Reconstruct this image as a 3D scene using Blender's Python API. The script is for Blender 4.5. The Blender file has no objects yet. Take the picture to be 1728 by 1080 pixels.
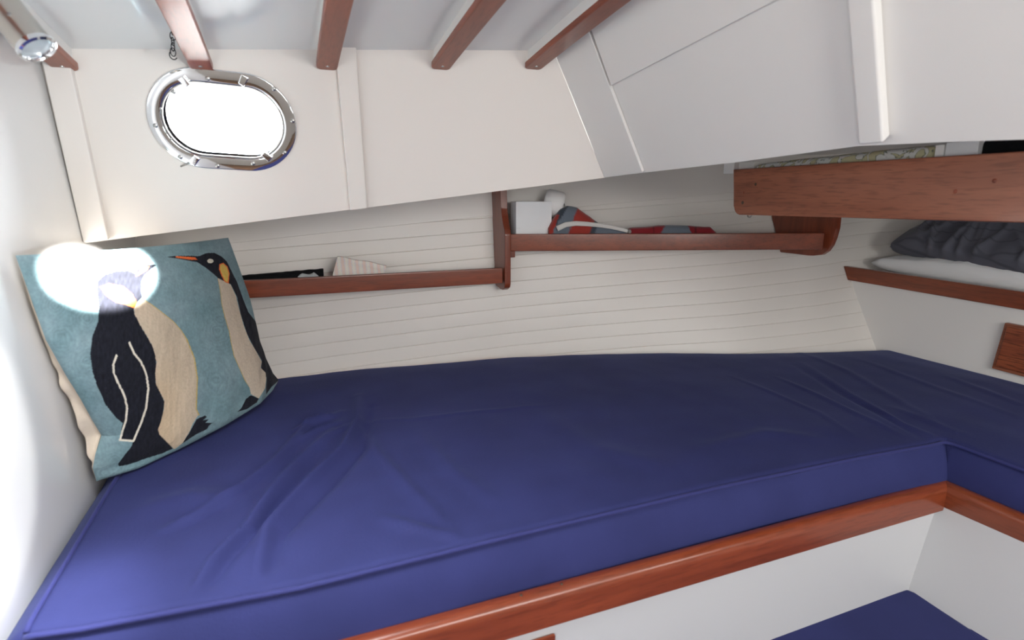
import bpy, bmesh, math, random
from mathutils import Vector, noise, Matrix
random.seed(4)
sc = bpy.context.scene
COL = sc.collection
# ---------------------------------------------------------------- camera, world, lights, exposure
F = 950.0; TH = math.atan(210/950.0); AZ = math.radians(21.5); CZ = 1.2     # eye 1.2 m over the cabin sole
cd = bpy.data.cameras.new('camera'); cam = bpy.data.objects.new('camera', cd); COL.objects.link(cam)
cd.sensor_width = 36.0; cd.lens = F/1728*36; cd.clip_start = 0.02
cam.location = (0, 0, CZ); cam.rotation_euler = (math.pi/2-TH, 0, -AZ)
cd.dof.use_dof = True; cd.dof.focus_distance = 1.45; cd.dof.aperture_fstop = 5.0
sc.camera = cam
sc.view_settings.view_transform = 'Standard'; sc.view_settings.look = 'None'
sc.view_settings.gamma = 1; sc.view_settings.use_curve_mapping = False
sc.view_settings.exposure = 0.22
w = bpy.data.worlds.new('sky'); sc.world = w; w.use_nodes = True
bg = w.node_tree.nodes['Background']; bg.inputs[0].default_value = (0.90, 0.95, 1.0, 1); bg.inputs[1].default_value = 34

def area(name, loc, target, sx, sy, power, color):
    l = bpy.data.lights.new(name, 'AREA'); l.shape = 'RECTANGLE'; l.size = sx; l.size_y = sy
    l.energy = power; l.color = color
    o = bpy.data.objects.new(name, l); COL.objects.link(o); o.location = loc
    o.rotation_euler = (Vector(target)-Vector(loc)).to_track_quat('-Z', 'Y').to_euler(); return o
def spot(name, loc, target, deg, blend, power, color, rad):
    l = bpy.data.lights.new(name, 'SPOT'); l.spot_size = math.radians(deg); l.spot_blend = blend
    l.energy = power; l.color = color; l.shadow_soft_size = rad
    o = bpy.data.objects.new(name, l); COL.objects.link(o); o.location = loc
    o.rotation_euler = (Vector(target)-Vector(loc)).to_track_quat('-Z', 'Y').to_euler(); return o
area('companionway_daylight', (-1.0, -0.7, 1.12), (0.4, 1.0, 1.2), 1.0, 0.6, 9.5, (1.0, 0.98, 0.95))
area('cabin_fill_light', (0.55, -0.65, 1.52), (0.65, 0.6, 0.85), 0.8, 0.7, 21, (1.0, 0.985, 0.955))  # added fill light behind the viewer, brightens the whole cabin; no known hatch
area('forward_fill_light', (1.10, -0.30, 1.22), (1.55, 0.9, 0.85), 0.35, 0.35, 3.6, (1.0, 0.99, 0.96))  # added fill under the foredeck, lifts the right bulkhead, ledge and hull
hl = area('hatch_daylight', (-0.06, 0.42, 1.385), (-0.14, 0.55, 0.7), 0.32, 0.28, 2.6, (0.96, 0.98, 1.0))
hl.data.spread = math.radians(110)
sb = spot('sunbeam', (0.30, -0.60, 1.40), (-0.268, 1.012, 1.084), 4.6, 0.5, 5200, (1, 0.98, 0.95), 0.006)
sb.scale = (1.15, .88, 1)
sb2 = spot('sunbeam_on_bulkhead', (0.75, -0.75, 1.35), (-0.33, 0.685, 0.945), 8.0, 0.2, 150, (0.97, 0.99, 1.0), 0.01)
sb2.scale = (.8, 1.5, 1)
spot('bulkhead_fill_light', (0.55, -0.45, 1.0), (-0.33, 0.76, 1.34), 38, 1.0, 42, (0.90, 0.96, 1.0), 0.05)  # added soft spot inside the cabin, whitens the upper left bulkhead
spot('mattress_fill_light', (-0.10, 0.46, 1.38), (-0.275, 0.685, 0.75), 20, 1.0, 40, (0.93, 0.95, 1.0), 0.04)  # added soft spot, makes the pale patch on the mattress's near left corner

# ---------------------------------------------------------------- helpers
def ray(x, y):
    a = x-864; b = y-540
    f = F*math.cos(TH)-b*math.sin(TH); z = -(b*math.cos(TH)+F*math.sin(TH))
    return Vector((a*math.cos(AZ)+f*math.sin(AZ), f*math.cos(AZ)-a*math.sin(AZ), z))
def at(x, y, ax, v):                      # point of the photograph on the world plane axis = v (z counted from the eye)
    d = ray(x, y); return d*(v/d[ax])
def on(x, y, p0, n):
    d = ray(x, y); return d*(p0.dot(n)/d.dot(n))
def toscreen(p):                          # p relative to the eye
    r = p.x*math.cos(AZ)-p.y*math.sin(AZ); f0 = p.x*math.sin(AZ)+p.y*math.cos(AZ)
    f = f0*math.cos(TH)-p.z*math.sin(TH); up = f0*math.sin(TH)+p.z*math.cos(TH)
    return 864+F*r/f, 540-F*up/f
def lerp(a, b, t): return a+(b-a)*t
def interp(x, tab):
    if x <= tab[0][0]:
        (a, b), (c, d) = tab[0], tab[1]; return b+(x-a)*(d-b)/(c-a)
    for (a, b), (c, d) in zip(tab, tab[1:]):
        if x <= c: return b+(x-a)*(d-b)/(c-a)
    (a, b), (c, d) = tab[-2], tab[-1]; return b+(x-a)*(d-b)/(c-a)
def sm(t):
    t = max(0, min(1, t)); return t*t*(3-2*t)

def link(name, bm, mat, parent=None, smooth=None):
    me = bpy.data.meshes.new(name)
    bmesh.ops.recalc_face_normals(bm, faces=bm.faces) if smooth != 'keep' else None
    for v in bm.verts: v.co.z += CZ
    bm.to_mesh(me); bm.free()
    o = bpy.data.objects.new(name, me); COL.objects.link(o)
    if mat: me.materials.append(mat)
    if smooth:
        for p in me.polygons: p.use_smooth = True
        if smooth not in (True, 'keep'):
            me.set_sharp_from_angle(angle=math.radians(smooth))
    if smooth == 40: o.modifiers.new('weighted_normals', 'WEIGHTED_NORMAL').keep_sharp = True
    if parent:
        o.parent = parent; o.matrix_parent_inverse = parent.matrix_world.inverted()
    return o
def thing(name, label, cat, loc=(0, 0, 0), group=None, kind=None):
    o = bpy.data.objects.new(name, None); COL.objects.link(o); o.empty_display_size = .05
    o.location = (loc[0], loc[1], loc[2]+CZ); bpy.context.view_layer.update()
    return tag(o, label, cat, group, kind)
def tag(o, label, cat, group=None, kind=None):
    o['label'] = label; o['category'] = cat
    if group: o['group'] = group
    if kind: o['kind'] = kind
    return o
def prism(pts, n, t, bevel=0, seg=2, bm=None):
    bm = bm or bmesh.new(); n = Vector(n).normalized()*t
    a = [bm.verts.new(Vector(p)) for p in pts]; b = [bm.verts.new(Vector(p)+n) for p in pts]
    fs = [bm.faces.new(a), bm.faces.new(b[::-1])]
    k = len(a)
    for i in range(k): fs.append(bm.faces.new((a[i], b[i], b[(i+1) % k], a[(i+1) % k])))
    if bevel:
        es = list({e for f in fs for e in f.edges})
        bmesh.ops.bevel(bm, geom=es, offset=bevel, segments=seg, affect='EDGES', profile=0.5, clamp_overlap=True)
    return bm
def box(x0, x1, y0, y1, z0, z1, bevel=0, bm=None):
    return prism([(x0, y0, z0), (x1, y0, z0), (x1, y1, z0), (x0, y1, z0)], (0, 0, 1), z1-z0, bevel, bm=bm)
def tube(pts, r, seg=10, bm=None, cap=True, flat=None):
    bm = bm or bmesh.new(); pts = [Vector(p) for p in pts]; rings = []
    up0 = None
    for i, p in enumerate(pts):
        t = (pts[min(i+1, len(pts)-1)]-pts[max(i-1, 0)]).normalized()
        if up0 is None: up0 = Vector((0, 0, 1)) if abs(t.z) < .9 else Vector((1, 0, 0))
        s = t.cross(up0).normalized(); u = s.cross(t).normalized(); up0 = u
        rr = r(i/(len(pts)-1)) if callable(r) else r
        ra, rb = (rr, rr) if flat is None else (rr, rr*flat)
        rings.append([bm.verts.new(p+s*math.cos(2*math.pi*k/seg)*rb+u*math.sin(2*math.pi*k/seg)*ra) for k in range(seg)])
    for a, b in zip(rings, rings[1:]):
        for k in range(seg): bm.faces.new((a[k], a[(k+1) % seg], b[(k+1) % seg], b[k]))
    if cap: bm.faces.new(rings[0][::-1]); bm.faces.new(rings[-1])
    return bm
def lathe(prof, origin, axis, seg=40, bm=None, capends=False):
    bm = bm or bmesh.new(); ax = Vector(axis).normalized(); o = Vector(origin)
    s = ax.orthogonal().normalized(); u = ax.cross(s); rings = []
    for r, h in prof:
        if r < 1e-6: rings.append([bm.verts.new(o+ax*h)]*seg); continue
        rings.append([bm.verts.new(o+ax*h+(s*math.cos(2*math.pi*k/seg)+u*math.sin(2*math.pi*k/seg))*r) for k in range(seg)])
    for a, b in zip(rings, rings[1:]):
        for k in range(seg):
            q = []
            for v in (a[k], a[(k+1) % seg], b[(k+1) % seg], b[k]):
                if v not in q: q.append(v)
            if len(q) > 2: bm.faces.new(q)
    return bm
def gridmesh(nu, nv, fn, bm=None):
    bm = bm or bmesh.new(); V = [[bm.verts.new(fn(i/(nu-1), j/(nv-1))) for j in range(nv)] for i in range(nu)]
    for i in range(nu-1):
        for j in range(nv-1): bm.faces.new((V[i][j], V[i+1][j], V[i+1][j+1], V[i][j+1]))
    return bm, V

# ---------------------------------------------------------------- materials
def mat(name, color, rough=.5, metal=0, coat=0, sheen=0, sheen_tint=None, bump=0, bscale=50, var=0, vscale=6, spec=None, coat_r=.05):
    m = bpy.data.materials.new(name); m.use_nodes = True; nt = m.node_tree; b = nt.nodes['Principled BSDF']
    b.inputs['Base Color'].default_value = (*color, 1); b.inputs['Roughness'].default_value = rough
    b.inputs['Metallic'].default_value = metal; b.inputs['Coat Weight'].default_value = coat; b.inputs['Coat Roughness'].default_value = coat_r
    if spec is not None: b.inputs['Specular IOR Level'].default_value = spec
    if sheen:
        b.inputs['Sheen Weight'].default_value = sheen; b.inputs['Sheen Roughness'].default_value = .35
        if sheen_tint: b.inputs['Sheen Tint'].default_value = (*sheen_tint, 1)
    tc = nt.nodes.new('ShaderNodeTexCoord')
    if var:
        n = nt.nodes.new('ShaderNodeTexNoise'); n.inputs['Scale'].default_value = vscale; n.inputs['Detail'].default_value = 5
        r = nt.nodes.new('ShaderNodeMix'); r.data_type = 'RGBA'
        r.inputs[6].default_value = (*[c*(1-var) for c in color], 1); r.inputs[7].default_value = (*[min(1, c*(1+var)) for c in color], 1)
        nt.links.new(tc.outputs['Object'], n.inputs['Vector']); nt.links.new(n.outputs['Fac'], r.inputs[0]); nt.links.new(r.outputs[2], b.inputs['Base Color'])
    if bump:
        n = nt.nodes.new('ShaderNodeTexNoise'); n.inputs['Scale'].default_value = bscale; n.inputs['Detail'].default_value = 6
        bp = nt.nodes.new('ShaderNodeBump'); bp.inputs['Strength'].default_value = bump; bp.inputs['Distance'].default_value = .002
        nt.links.new(tc.outputs['Object'], n.inputs['Vector']); nt.links.new(n.outputs['Fac'], bp.inputs['Height']); nt.links.new(bp.outputs[0], b.inputs['Normal'])
    return m
def wood(name, dark, light, axis='X', rough=.28, coat=.6, pores=.5, scale=1.0):
    m = bpy.data.materials.new(name); m.use_nodes = True; nt = m.node_tree; b = nt.nodes['Principled BSDF']; N = nt.nodes.new; L = nt.links.new
    tc = N('ShaderNodeTexCoord'); mp = N('ShaderNodeMapping'); L(tc.outputs['Object'], mp.inputs[0])
    s = {'X': (1.6, 22, 22), 'Y': (22, 1.6, 22), 'Z': (22, 22, 1.6)}[axis]; mp.inputs['Scale'].default_value = [c*scale for c in s]
    n = N('ShaderNodeTexNoise'); n.inputs['Scale'].default_value = 1.6; n.inputs['Detail'].default_value = 7; n.inputs['Distortion'].default_value = .8; L(mp.outputs[0], n.inputs[0])
    cr = N('ShaderNodeValToRGB'); cr.color_ramp.elements[0].position = .32; cr.color_ramp.elements[1].position = .7
    cr.color_ramp.elements[0].color = (*dark, 1); cr.color_ramp.elements[1].color = (*light, 1); L(n.outputs['Fac'], cr.inputs[0])
    mp2 = N('ShaderNodeMapping'); L(tc.outputs['Object'], mp2.inputs[0]); s2 = {'X': (26, 260, 260), 'Y': (260, 26, 260), 'Z': (260, 260, 26)}[axis]; mp2.inputs['Scale'].default_value = s2
    n2 = N('ShaderNodeTexNoise'); n2.inputs['Scale'].default_value = 1; n2.inputs['Detail'].default_value = 3; L(mp2.outputs[0], n2.inputs[0])
    cr2 = N('ShaderNodeValToRGB'); cr2.color_ramp.elements[0].position = .36; cr2.color_ramp.elements[1].position = .5
    k = 1-pores; cr2.color_ramp.elements[0].color = (k, k, k, 1); cr2.color_ramp.elements[1].color = (1, 1, 1, 1); L(n2.outputs['Fac'], cr2.inputs[0])
    mx = N('ShaderNodeMix'); mx.data_type = 'RGBA'; mx.blend_type = 'MULTIPLY'; mx.inputs[0].default_value = 1
    L(cr.outputs[0], mx.inputs[6]); L(cr2.outputs[0], mx.inputs[7]); L(mx.outputs[2], b.inputs['Base Color'])
    b.inputs['Roughness'].default_value = rough; b.inputs['Coat Weight'].default_value = coat; b.inputs['Coat Roughness'].default_value = .12
    return m
def vcol(name, rough=.85, sheen=.3, bump=.4, bscale=160, detail=.12):
    m = bpy.data.materials.new(name); m.use_nodes = True; nt = m.node_tree; b = nt.nodes['Principled BSDF']; N = nt.nodes.new; L = nt.links.new
    a = N('ShaderNodeAttribute'); a.attribute_name = 'Col'; tc = N('ShaderNodeTexCoord')
    n = N('ShaderNodeTexNoise'); n.inputs['Scale'].default_value = bscale; n.inputs['Detail'].default_value = 4; L(tc.outputs['Object'], n.inputs[0])
    mr = N('ShaderNodeMapRange'); mr.inputs[3].default_value = 1-detail*2; mr.inputs[4].default_value = 1+detail*2; L(n.outputs['Fac'], mr.inputs[0])
    v = N('ShaderNodeVectorMath'); v.operation = 'SCALE'; L(a.outputs['Color'], v.inputs[0]); L(mr.outputs[0], v.inputs['Scale']); L(v.outputs[0], b.inputs['Base Color'])
    bp = N('ShaderNodeBump'); bp.inputs['Strength'].default_value = bump; bp.inputs['Distance'].default_value = .002; L(n.outputs['Fac'], bp.inputs['Height']); L(bp.outputs[0], b.inputs['Normal'])
    b.inputs['Roughness'].default_value = rough; b.inputs['Sheen Weight'].default_value = sheen; b.inputs['Specular IOR Level'].default_value = .2
    return m
M_white = mat('white_paint', (.80, .785, .76), .42, bump=.04, bscale=30)
M_side = mat('cream_white_paint', (.79, .745, .70), .5, bump=.03, bscale=30)
M_ceil = mat('gloss_white_paint', (.84, .85, .84), .22, coat=.3, bump=.12, bscale=14)
M_leftwall = mat('gloss_bulkhead_paint', (.83, .83, .82), .25, coat=.3, bump=.05, bscale=8)
M_hull = mat('ceiling_plank_paint', (.80, .765, .72), .42, var=.025, vscale=5, bump=.03, bscale=60)
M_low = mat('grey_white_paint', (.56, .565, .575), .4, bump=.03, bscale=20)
M_mah = wood('mahogany', (.165, .034, .013), (.26, .056, .021), 'X', pores=.2, coat=.2)
M_mahY = wood('mahogany_crosswise', (.165, .038, .015), (.26, .062, .025), 'Y', pores=.2, coat=.16)
M_mahZ = wood('mahogany_upright', (.165, .034, .014), (.25, .054, .022), 'Z', pores=.15, coat=.25)
M_board = wood('mahogany_figured', (.22, .070, .036), (.34, .115, .058), 'Y', rough=.34, coat=.25, pores=.28, scale=.8)
M_navy = mat('navy_velour', (.0295, .0345, .122), .8, sheen=.12, sheen_tint=(.5, .6, 1.0), bump=.18, bscale=220, var=.26, vscale=8, spec=.12)
M_navyp = mat('navy_piping', (.033, .037, .138), .75, sheen=.2, sheen_tint=(.5, .55, 1.0), spec=.15)
M_chrome = mat('polished_chrome', (.86, .88, .9), .045, 1)
M_cap = wood('mahogany_beam_caps', (.22, .050, .022), (.32, .080, .036), 'Y', pores=.2, coat=0, rough=.3)
M_screw = mat('screw_steel', (.45, .45, .44), .3, 1)
M_brush = mat('satin_nickel', (.62, .585, .53), .3, 1)
M_lens = mat('frosted_lens', (.55, .60, .62), .25, coat=.8)
M_black = mat('black_fabric', (.008, .009, .010), .9, bump=.6, bscale=300, spec=.1)
M_wool = mat('cream_wool', (.72, .62, .50), .9, bump=.5, bscale=120, spec=.1)
M_card = mat('white_card', (.80, .81, .82), .6, var=.03, vscale=30)
M_paper = mat('white_tissue', (.86, .85, .83), .9, bump=.3, bscale=80)
M_strap = mat('pale_webbing', (.62, .60, .57), .8, bump=.3, bscale=400)
M_cloth = mat('white_pillow_cotton', (.83, .84, .85), .85, bump=.25, bscale=40)
M_teak = wood('sole_teak', (.16, .08, .04), (.3, .16, .08), 'X')
M_brass = mat('dark_brass', (.10, .07, .05), .5, .6)
def glassmat():
    m = bpy.data.materials.new('window_glass'); m.use_nodes = True; nt = m.node_tree; N = nt.nodes.new
    nt.nodes.remove(nt.nodes['Principled BSDF']); out = nt.nodes['Material Output']
    t = N('ShaderNodeBsdfTransparent'); g = N('ShaderNodeBsdfGlossy'); g.inputs['Roughness'].default_value = .02; f = N('ShaderNodeFresnel'); mx = N('ShaderNodeMixShader')
    nt.links.new(f.outputs[0], mx.inputs[0]); nt.links.new(t.outputs[0], mx.inputs[1]); nt.links.new(g.outputs[0], mx.inputs[2]); nt.links.new(mx.outputs[0], out.inputs[0]); return m
M_glass = glassmat()

# ---------------------------------------------------------------- shape of the hull and cabin
YB = [(-.4, 1.515), (-.05, 1.517), (.08, 1.52), (.22, 1.512), (.40, 1.496), (.58, 1.477), (.78, 1.427), (.98, 1.361), (1.22, 1.259), (1.485, 1.177), (1.64, 1.143), (2.5, .80)]
def hull(x, z):                            # inner face of the hull ceiling; z from the eye
    t = max(0, min(1.1, (x-.4)/1.24)); k = .10+.47*t**1.8
    return interp(x, YB)+k*(z+.45)
def ycab(x, z): return 1.1915-.26*(z+.0809)-.055*(x+.33)
NC = Vector((.055, 1, .26)).normalized(); PC = Vector((-.33, 1.1915, -.0809))
def cab(x, y, off=0): return on(x, y, PC-NC*off, NC)
def rise(y): d = max(-.1, 1.07-y); return .12*d-.045*d*d
def zceil(x, y): return .2405+.058*x+rise(y)
def zbeam(x, y): return .2105+.055*x+rise(y)
PA = cab(940, 100); PB = cab(1020, 300); PF3 = at(1237, 275, 0, .70)
NF = (PA-PB).cross(PF3-PB).normalized()
if NF.x < 0: NF = -NF                      # pointing forward, away from the cabin
def fr(x, y, off=0): return on(x, y, PB-NF*off, NF)   # off > 0: nearer the cabin

# walls
o = link('wall_left', prism([(-.33, .12, -1.2), (-.33, 1.62, -1.2), (-.33, 1.62, .32), (-.33, .12, .32)], (-1, 0, 0), .02), M_leftwall)
tag(o, 'glossy white bulkhead at the left end of the berth', 'wall', kind='structure')
o = link('wall_aft', box(-1.47, -1.45, -1.62, .14, -1.23, .60), M_white); tag(o, 'white after end of the cabin behind the viewer', 'wall', kind='structure')
o = link('wall_passage', box(-1.45, -.35, .12, .14, -1.23, .60), M_white); tag(o, 'white partition beside the left bulkhead, outside the picture', 'wall', kind='structure')
# cabin side with the hole for the portlight
PW = Vector((-.086, ycab(-.086, .124), .124)); UW = Vector((1, -.055, 0)).normalized(); VW = NC.cross(UW).normalized()
if VW.z < 0: VW = -VW
rot = math.radians(-3); UW, VW = UW*math.cos(rot)+VW*math.sin(rot), VW*math.cos(rot)-UW*math.sin(rot)
S = .034
def stadium(r, n=16):
    P = []
    for i in range(n+1): a = -math.pi/2+math.pi*i/n; P.append((S+r*math.cos(a), r*math.sin(a)))
    for i in range(n+1): a = math.pi/2+math.pi*i/n; P.append((-S+r*math.cos(a), r*math.sin(a)))
    return P
def wp(u, v, h=0): return PW+UW*u+VW*v-NC*h      # h > 0: into the cabin
bm = bmesh.new()
outer = [cab(100, 421), cab(1024, 299.5), PC+Vector((.99, 0, 0)), PC]
tl = Vector((-.34, ycab(-.34, .33), .33)); tr = Vector((.62, ycab(.62, .33), .33))
outer = [cab(125, 412.5), cab(1020, 300), PA+(PA-PB)*.35, tl]
edges = []
def loop(pts):
    vs = [bm.verts.new(p) for p in pts]; es = [bm.edges.new((vs[i], vs[(i+1) % len(vs)])) for i in range(len(vs))]; return vs, es
v1, e1 = loop(outer); v2, e2 = loop([wp(u, v) for u, v in stadium(.058)])
r = bmesh.ops.triangle_fill(bm, use_beauty=True, use_dissolve=False, edges=e1+e2)
fs = [g for g in bm.faces]
ret = bmesh.ops.extrude_face_region(bm, geom=fs)
bmesh.ops.translate(bm, verts=[g for g in ret['geom'] if isinstance(g, bmesh.types.BMVert)], vec=NC*.022)
o = link('wall_back', bm, M_side); tag(o, 'cream white cabin side panel pierced by the portlight', 'wall', kind='structure')
def strip(name, px, t, mt, label, fn=cab, n=None, bev=.003):
    pts = [fn(x, y, t) for x, y in px]
    o = link(name, prism(pts, (NC if fn is cab else NF) if n is None else n, t+.001, bev), mt, smooth=40)
    tag(o, label, 'trim', kind='structure'); return o
strip('trim_1', [(60, 62), (108, 62), (183, 405.5), (140, 410.5)], .014, M_side, 'white corner post of the cabin side beside the left bulkhead')
strip('trim_2', [(563, 60), (600, 60), (620, 352), (591, 355.5)], .010, M_side, 'white upright batten right of the portlight')
# forward end of the cabin (raked)
pts = [fr(1018, 300, -.008), fr(1085, 291.5, -.008), fr(1237, 274.5, -.008), fr(1448, 246.5, -.008), fr(1600, 239.5, -.008), fr(1728, 235.5, -.008), fr(2100, 222, -.008)]
e_ = pts[-1]+(pts[-1]-pts[-3]).normalized()*2.6; e_ = e_-NF*((e_-pts[-1]).dot(NF)); e_.z = .06; pts.append(e_)
upv = (PA-PB).normalized()
top = [p+upv*.42 for p in pts]
bm = bmesh.new()
a = [bm.verts.new(p) for p in pts]; b = [bm.verts.new(p) for p in top]
for i in range(len(a)-1): bm.faces.new((a[i], a[i+1], b[i+1], b[i]))
ret = bmesh.ops.extrude_face_region(bm, geom=list(bm.faces)); bmesh.ops.translate(bm, verts=[g for g in ret['geom'] if isinstance(g, bmesh.types.BMVert)], vec=NF*.014)
o = link('wall_front', bm, M_white); tag(o, 'raked white panel closing the cabin trunk above the shelf board', 'wall', kind='structure')
pc = [fr(940, 100), fr(1020, 300), fr(1084, 291.5), fr(1000, 74)]
pc[0] = pc[0]+upv*.08; pc[3] = pc[3]+upv*.06
o = link('trim_3', prism(pc, NF, .0075, .0015), M_white, smooth=40); tag(o, 'wide white corner board at the raked front panel', 'trim', kind='structure')
s0, s1 = fr(1031, 145), fr(1420, -57)
pu = [s0, s1+(s1-s0)*1.2, s1+(s1-s0)*1.2+upv*.3, s0+upv*.25]
o = link('trim_4', prism(pu, NF, .0075, .0012), M_white, smooth=40); tag(o, 'upper white board of the raked front panel above the slanting seam', 'trim', kind='structure')
pb = [fr(1424, -30, .010), fr(1447.5, 246, .010), fr(1491, 242, .010), fr(1473, -30, .010)]
o = link('trim_5', prism(pb, NF, .018, .004, 3), M_white, smooth=40); tag(o, 'white upright batten on the raked front panel', 'trim', kind='structure')

# ceiling
bm, V = gridmesh(14, 40, lambda u, v: Vector((lerp(-1.45, .95, u), lerp(1.14, -1.6, v), 0)))
for vv in bm.verts: vv.co.z = zceil(vv.co.x, vv.co.y)
ret = bmesh.ops.extrude_face_region(bm, geom=list(bm.faces)); bmesh.ops.translate(bm, verts=[g for g in ret['geom'] if isinstance(g, bmesh.types.BMVert)], vec=(0, 0, .03))
o = link('ceiling', bm, M_ceil, smooth=40); tag(o, 'glossy white cabin overhead between the beams', 'ceiling', kind='structure')
o = link('floor', box(-1.45, 2.44, -1.6, 1.6, -1.23, -1.2), M_teak); tag(o, 'wooden cabin sole below the berths', 'floor', kind='structure')
o = link('wall_opposite', box(-1.45, 2.46, -1.62, -1.6, -1.25, .60), M_white); tag(o, 'white far side of the cabin behind the viewer', 'wall', kind='structure')

# hull ceiling planking
zs = []
for k in range(-16, 12):
    z0 = -.281+.037*k
    zs.append(z0)
def zseam(z0, x): return z0+.052*(x+.1)+.008*max(0, x)**2
bm = bmesh.new(); NX = 110; cols = []
for i in range(NX+1):
    x = lerp(-.34, 2.45, i/NX); c = []
    for z0 in zs:
        for dz, dp in ((-.0011, 0), (0, .0020), (.0011, 0), (.012, -.0004), (.025, -.0004)):
            z = zseam(z0+dz, x); c.append(bm.verts.new((x, hull(x, z)+dp, z)))
    cols.append(c)
for a, b in zip(cols, cols[1:]):
    for j in range(len(a)-1): bm.faces.new((a[j], b[j], b[j+1], a[j+1]))
o = link('wall_hull', bm, M_hull, smooth=20); tag(o, 'cream painted planking lining the hull behind the berth', 'wall', kind='structure')
# sheer clamp above the planking
bm = bmesh.new(); sec = []
for i in range(80):
    x = lerp(-.34, 2.45, i/79); zb = -.112+.088*(x+.09)
    sec.append([bm.verts.new(p) for p in ((x, hull(x, zb)+.004, zb), (x, hull(x, zb)-.006, zb+.002), (x, hull(x, zb+.1)-.006, zb+.1), (x, hull(x, zb+.1)+.004, zb+.1))])
for a, b in zip(sec, sec[1:]):
    for j in range(3): bm.faces.new((a[j], b[j], b[j+1], a[j+1]))
o = link('trim_6', bm, M_hull, smooth=30); tag(o, 'plain cream clamp board along the top of the hull planking', 'trim', kind='structure')
# side deck and foredeck (undersides)
def zdeck(x): return -.045+.112*(x+.33)
bm, V = gridmesh(20, 6, lambda u, v: Vector((lerp(-.35, .78, u), 0, v)))
for vv in bm.verts:
    x = vv.co.x; v = vv.co.z; y0 = ycab(x, zdeck(x))-.0+.012; vv.co.y = lerp(y0, 1.66, v); vv.co.z = zdeck(x)-.012*v
ret = bmesh.ops.extrude_face_region(bm, geom=list(bm.faces)); bmesh.ops.translate(bm, verts=[g for g in ret['geom'] if isinstance(g, bmesh.types.BMVert)], vec=(0, 0, .03))
o = link('ceiling_side_deck', bm, M_white); tag(o, 'white underside of the side deck over the shelves', 'ceiling', kind='structure')
bm, V = gridmesh(20, 20, lambda u, v: Vector((lerp(0, 2.5, u), lerp(1.62, -1.6, v), 0)))
for vv in bm.verts:
    xf = PB.x-((vv.co.y-PB.y)*NF.y+(.12-PB.z)*NF.z)/NF.x+.035
    vv.co.x = lerp(max(.62, xf), 2.5, vv.co.x/2.5); vv.co.z = .088+.045*(vv.co.x-.7)+.03*(1-abs(vv.co.y)/1.6)
ret = bmesh.ops.extrude_face_region(bm, geom=list(bm.faces)); bmesh.ops.translate(bm, verts=[g for g in ret['geom'] if isinstance(g, bmesh.types.BMVert)], vec=(0, 0, .03))
o = link('ceiling_foredeck', bm, M_white); tag(o, 'white underside of the foredeck beyond the raked panel', 'ceiling', kind='structure')
# forward bulkhead under the ledge
def bk(x, y, X=1.643): return at(x, y, 0, X)
e = [(1.643, hull(1.643, -.262)+.005, -.262), (1.643, hull(1.643, -.95)+.02, -.95), (1.643, -1.6, -.95), (1.643, -1.6, -.262)]
o = link('wall_right', prism(e, (1, 0, 0), .02), M_white); tag(o, 'white bulkhead at the right end of the berth under the ledge', 'wall', kind='structure')
o = link('wall_bow', box(2.44, 2.46, -1.6, 1.3, -1.2, .2), M_white); tag(o, 'white bulkhead closing the bow space', 'wall', kind='structure')

# ---------------------------------------------------------------- portlight
win = thing('window_1', 'oval chrome portlight with polished screwed rim in the cabin side', 'porthole', PW, kind='structure')
prof = [(.0815, .0), (.0818, .0018), (.0814, .0036), (.0800, .0046), (.0794, .00475), (.0720, .0052), (.0640, .0045), (.0618, .0042), (.0610, .0038), (.0602, .0028), (.0570, -.006), (.0566, -.0075), (.0550, -.012), (.0545, -.015), (.0534, -.034)]
bm = bmesh.new(); rings = []
for r, h in prof: rings.append([bm.verts.new(wp(u, v, h)) for u, v in stadium(r, 28)])
for a, b in zip(rings, rings[1:]):
    n = len(a)
    for k in range(n): bm.faces.new((a[k], a[(k+1) % n], b[(k+1) % n], b[k]))
frm = link('frame', bm, M_chrome, win, smooth=True)
bm = prism([wp(u, v, -.024) for u, v in stadium(.0545, 16)], NC, .006); link('glass', bm, M_glass, win)
def screw(p, n, r, parent, m=M_screw, nm='screw'):
    n = Vector(n).normalized()
    bm = lathe([(r*1.05, -.0004), (r, .0006), (r*.75, .0013), (r*.3, .0016), (0, .0016)], p, n, 14)
    s = n.orthogonal().normalized(); a = random.random()*3; u = (Matrix.Rotation(a, 3, n) @ s); v = n.cross(u)
    link(nm, bm, m, parent, smooth=30)
for x, y in ((262, 212), (293, 155), (350, 133), (413, 133), (462, 150), (494, 204), (480, 258), (427, 276), (367, 280), (304, 265)):
    p = on(x, y, PW-NC*.0050, NC); screw(p, -NC, .0036, frm)
for x, y in ((308, 134), (335, 130), (390, 128), (456, 265), (271, 183), (288, 235), (330, 270)):
    p = on(x, y, PW-NC*.0030, NC); screw(p, -NC, .0022, frm)
# little dogs of the port
for x, y in ((310, 136), (411, 134), (327, 272), (452, 265)):
    p = on(x, y, PW-NC*.008, NC); u = (PW-p); u = (u-NC*u.dot(NC)).normalized(); s = u.cross(NC)
    link('clip', prism([p-s*.006-u*.006, p+s*.006-u*.006, p+s*.005+u*.010, p-s*.005+u*.010], -NC, .004, .0015), M_chrome, frm, smooth=40)
p = on(305, 281, PW-NC*.004, NC); q = on(330, 272, PW-NC*.012, NC); link('latch_pin', tube([p, lerp(p, q, .5), q], .0013, 8), M_screw, win, smooth=True)

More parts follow.
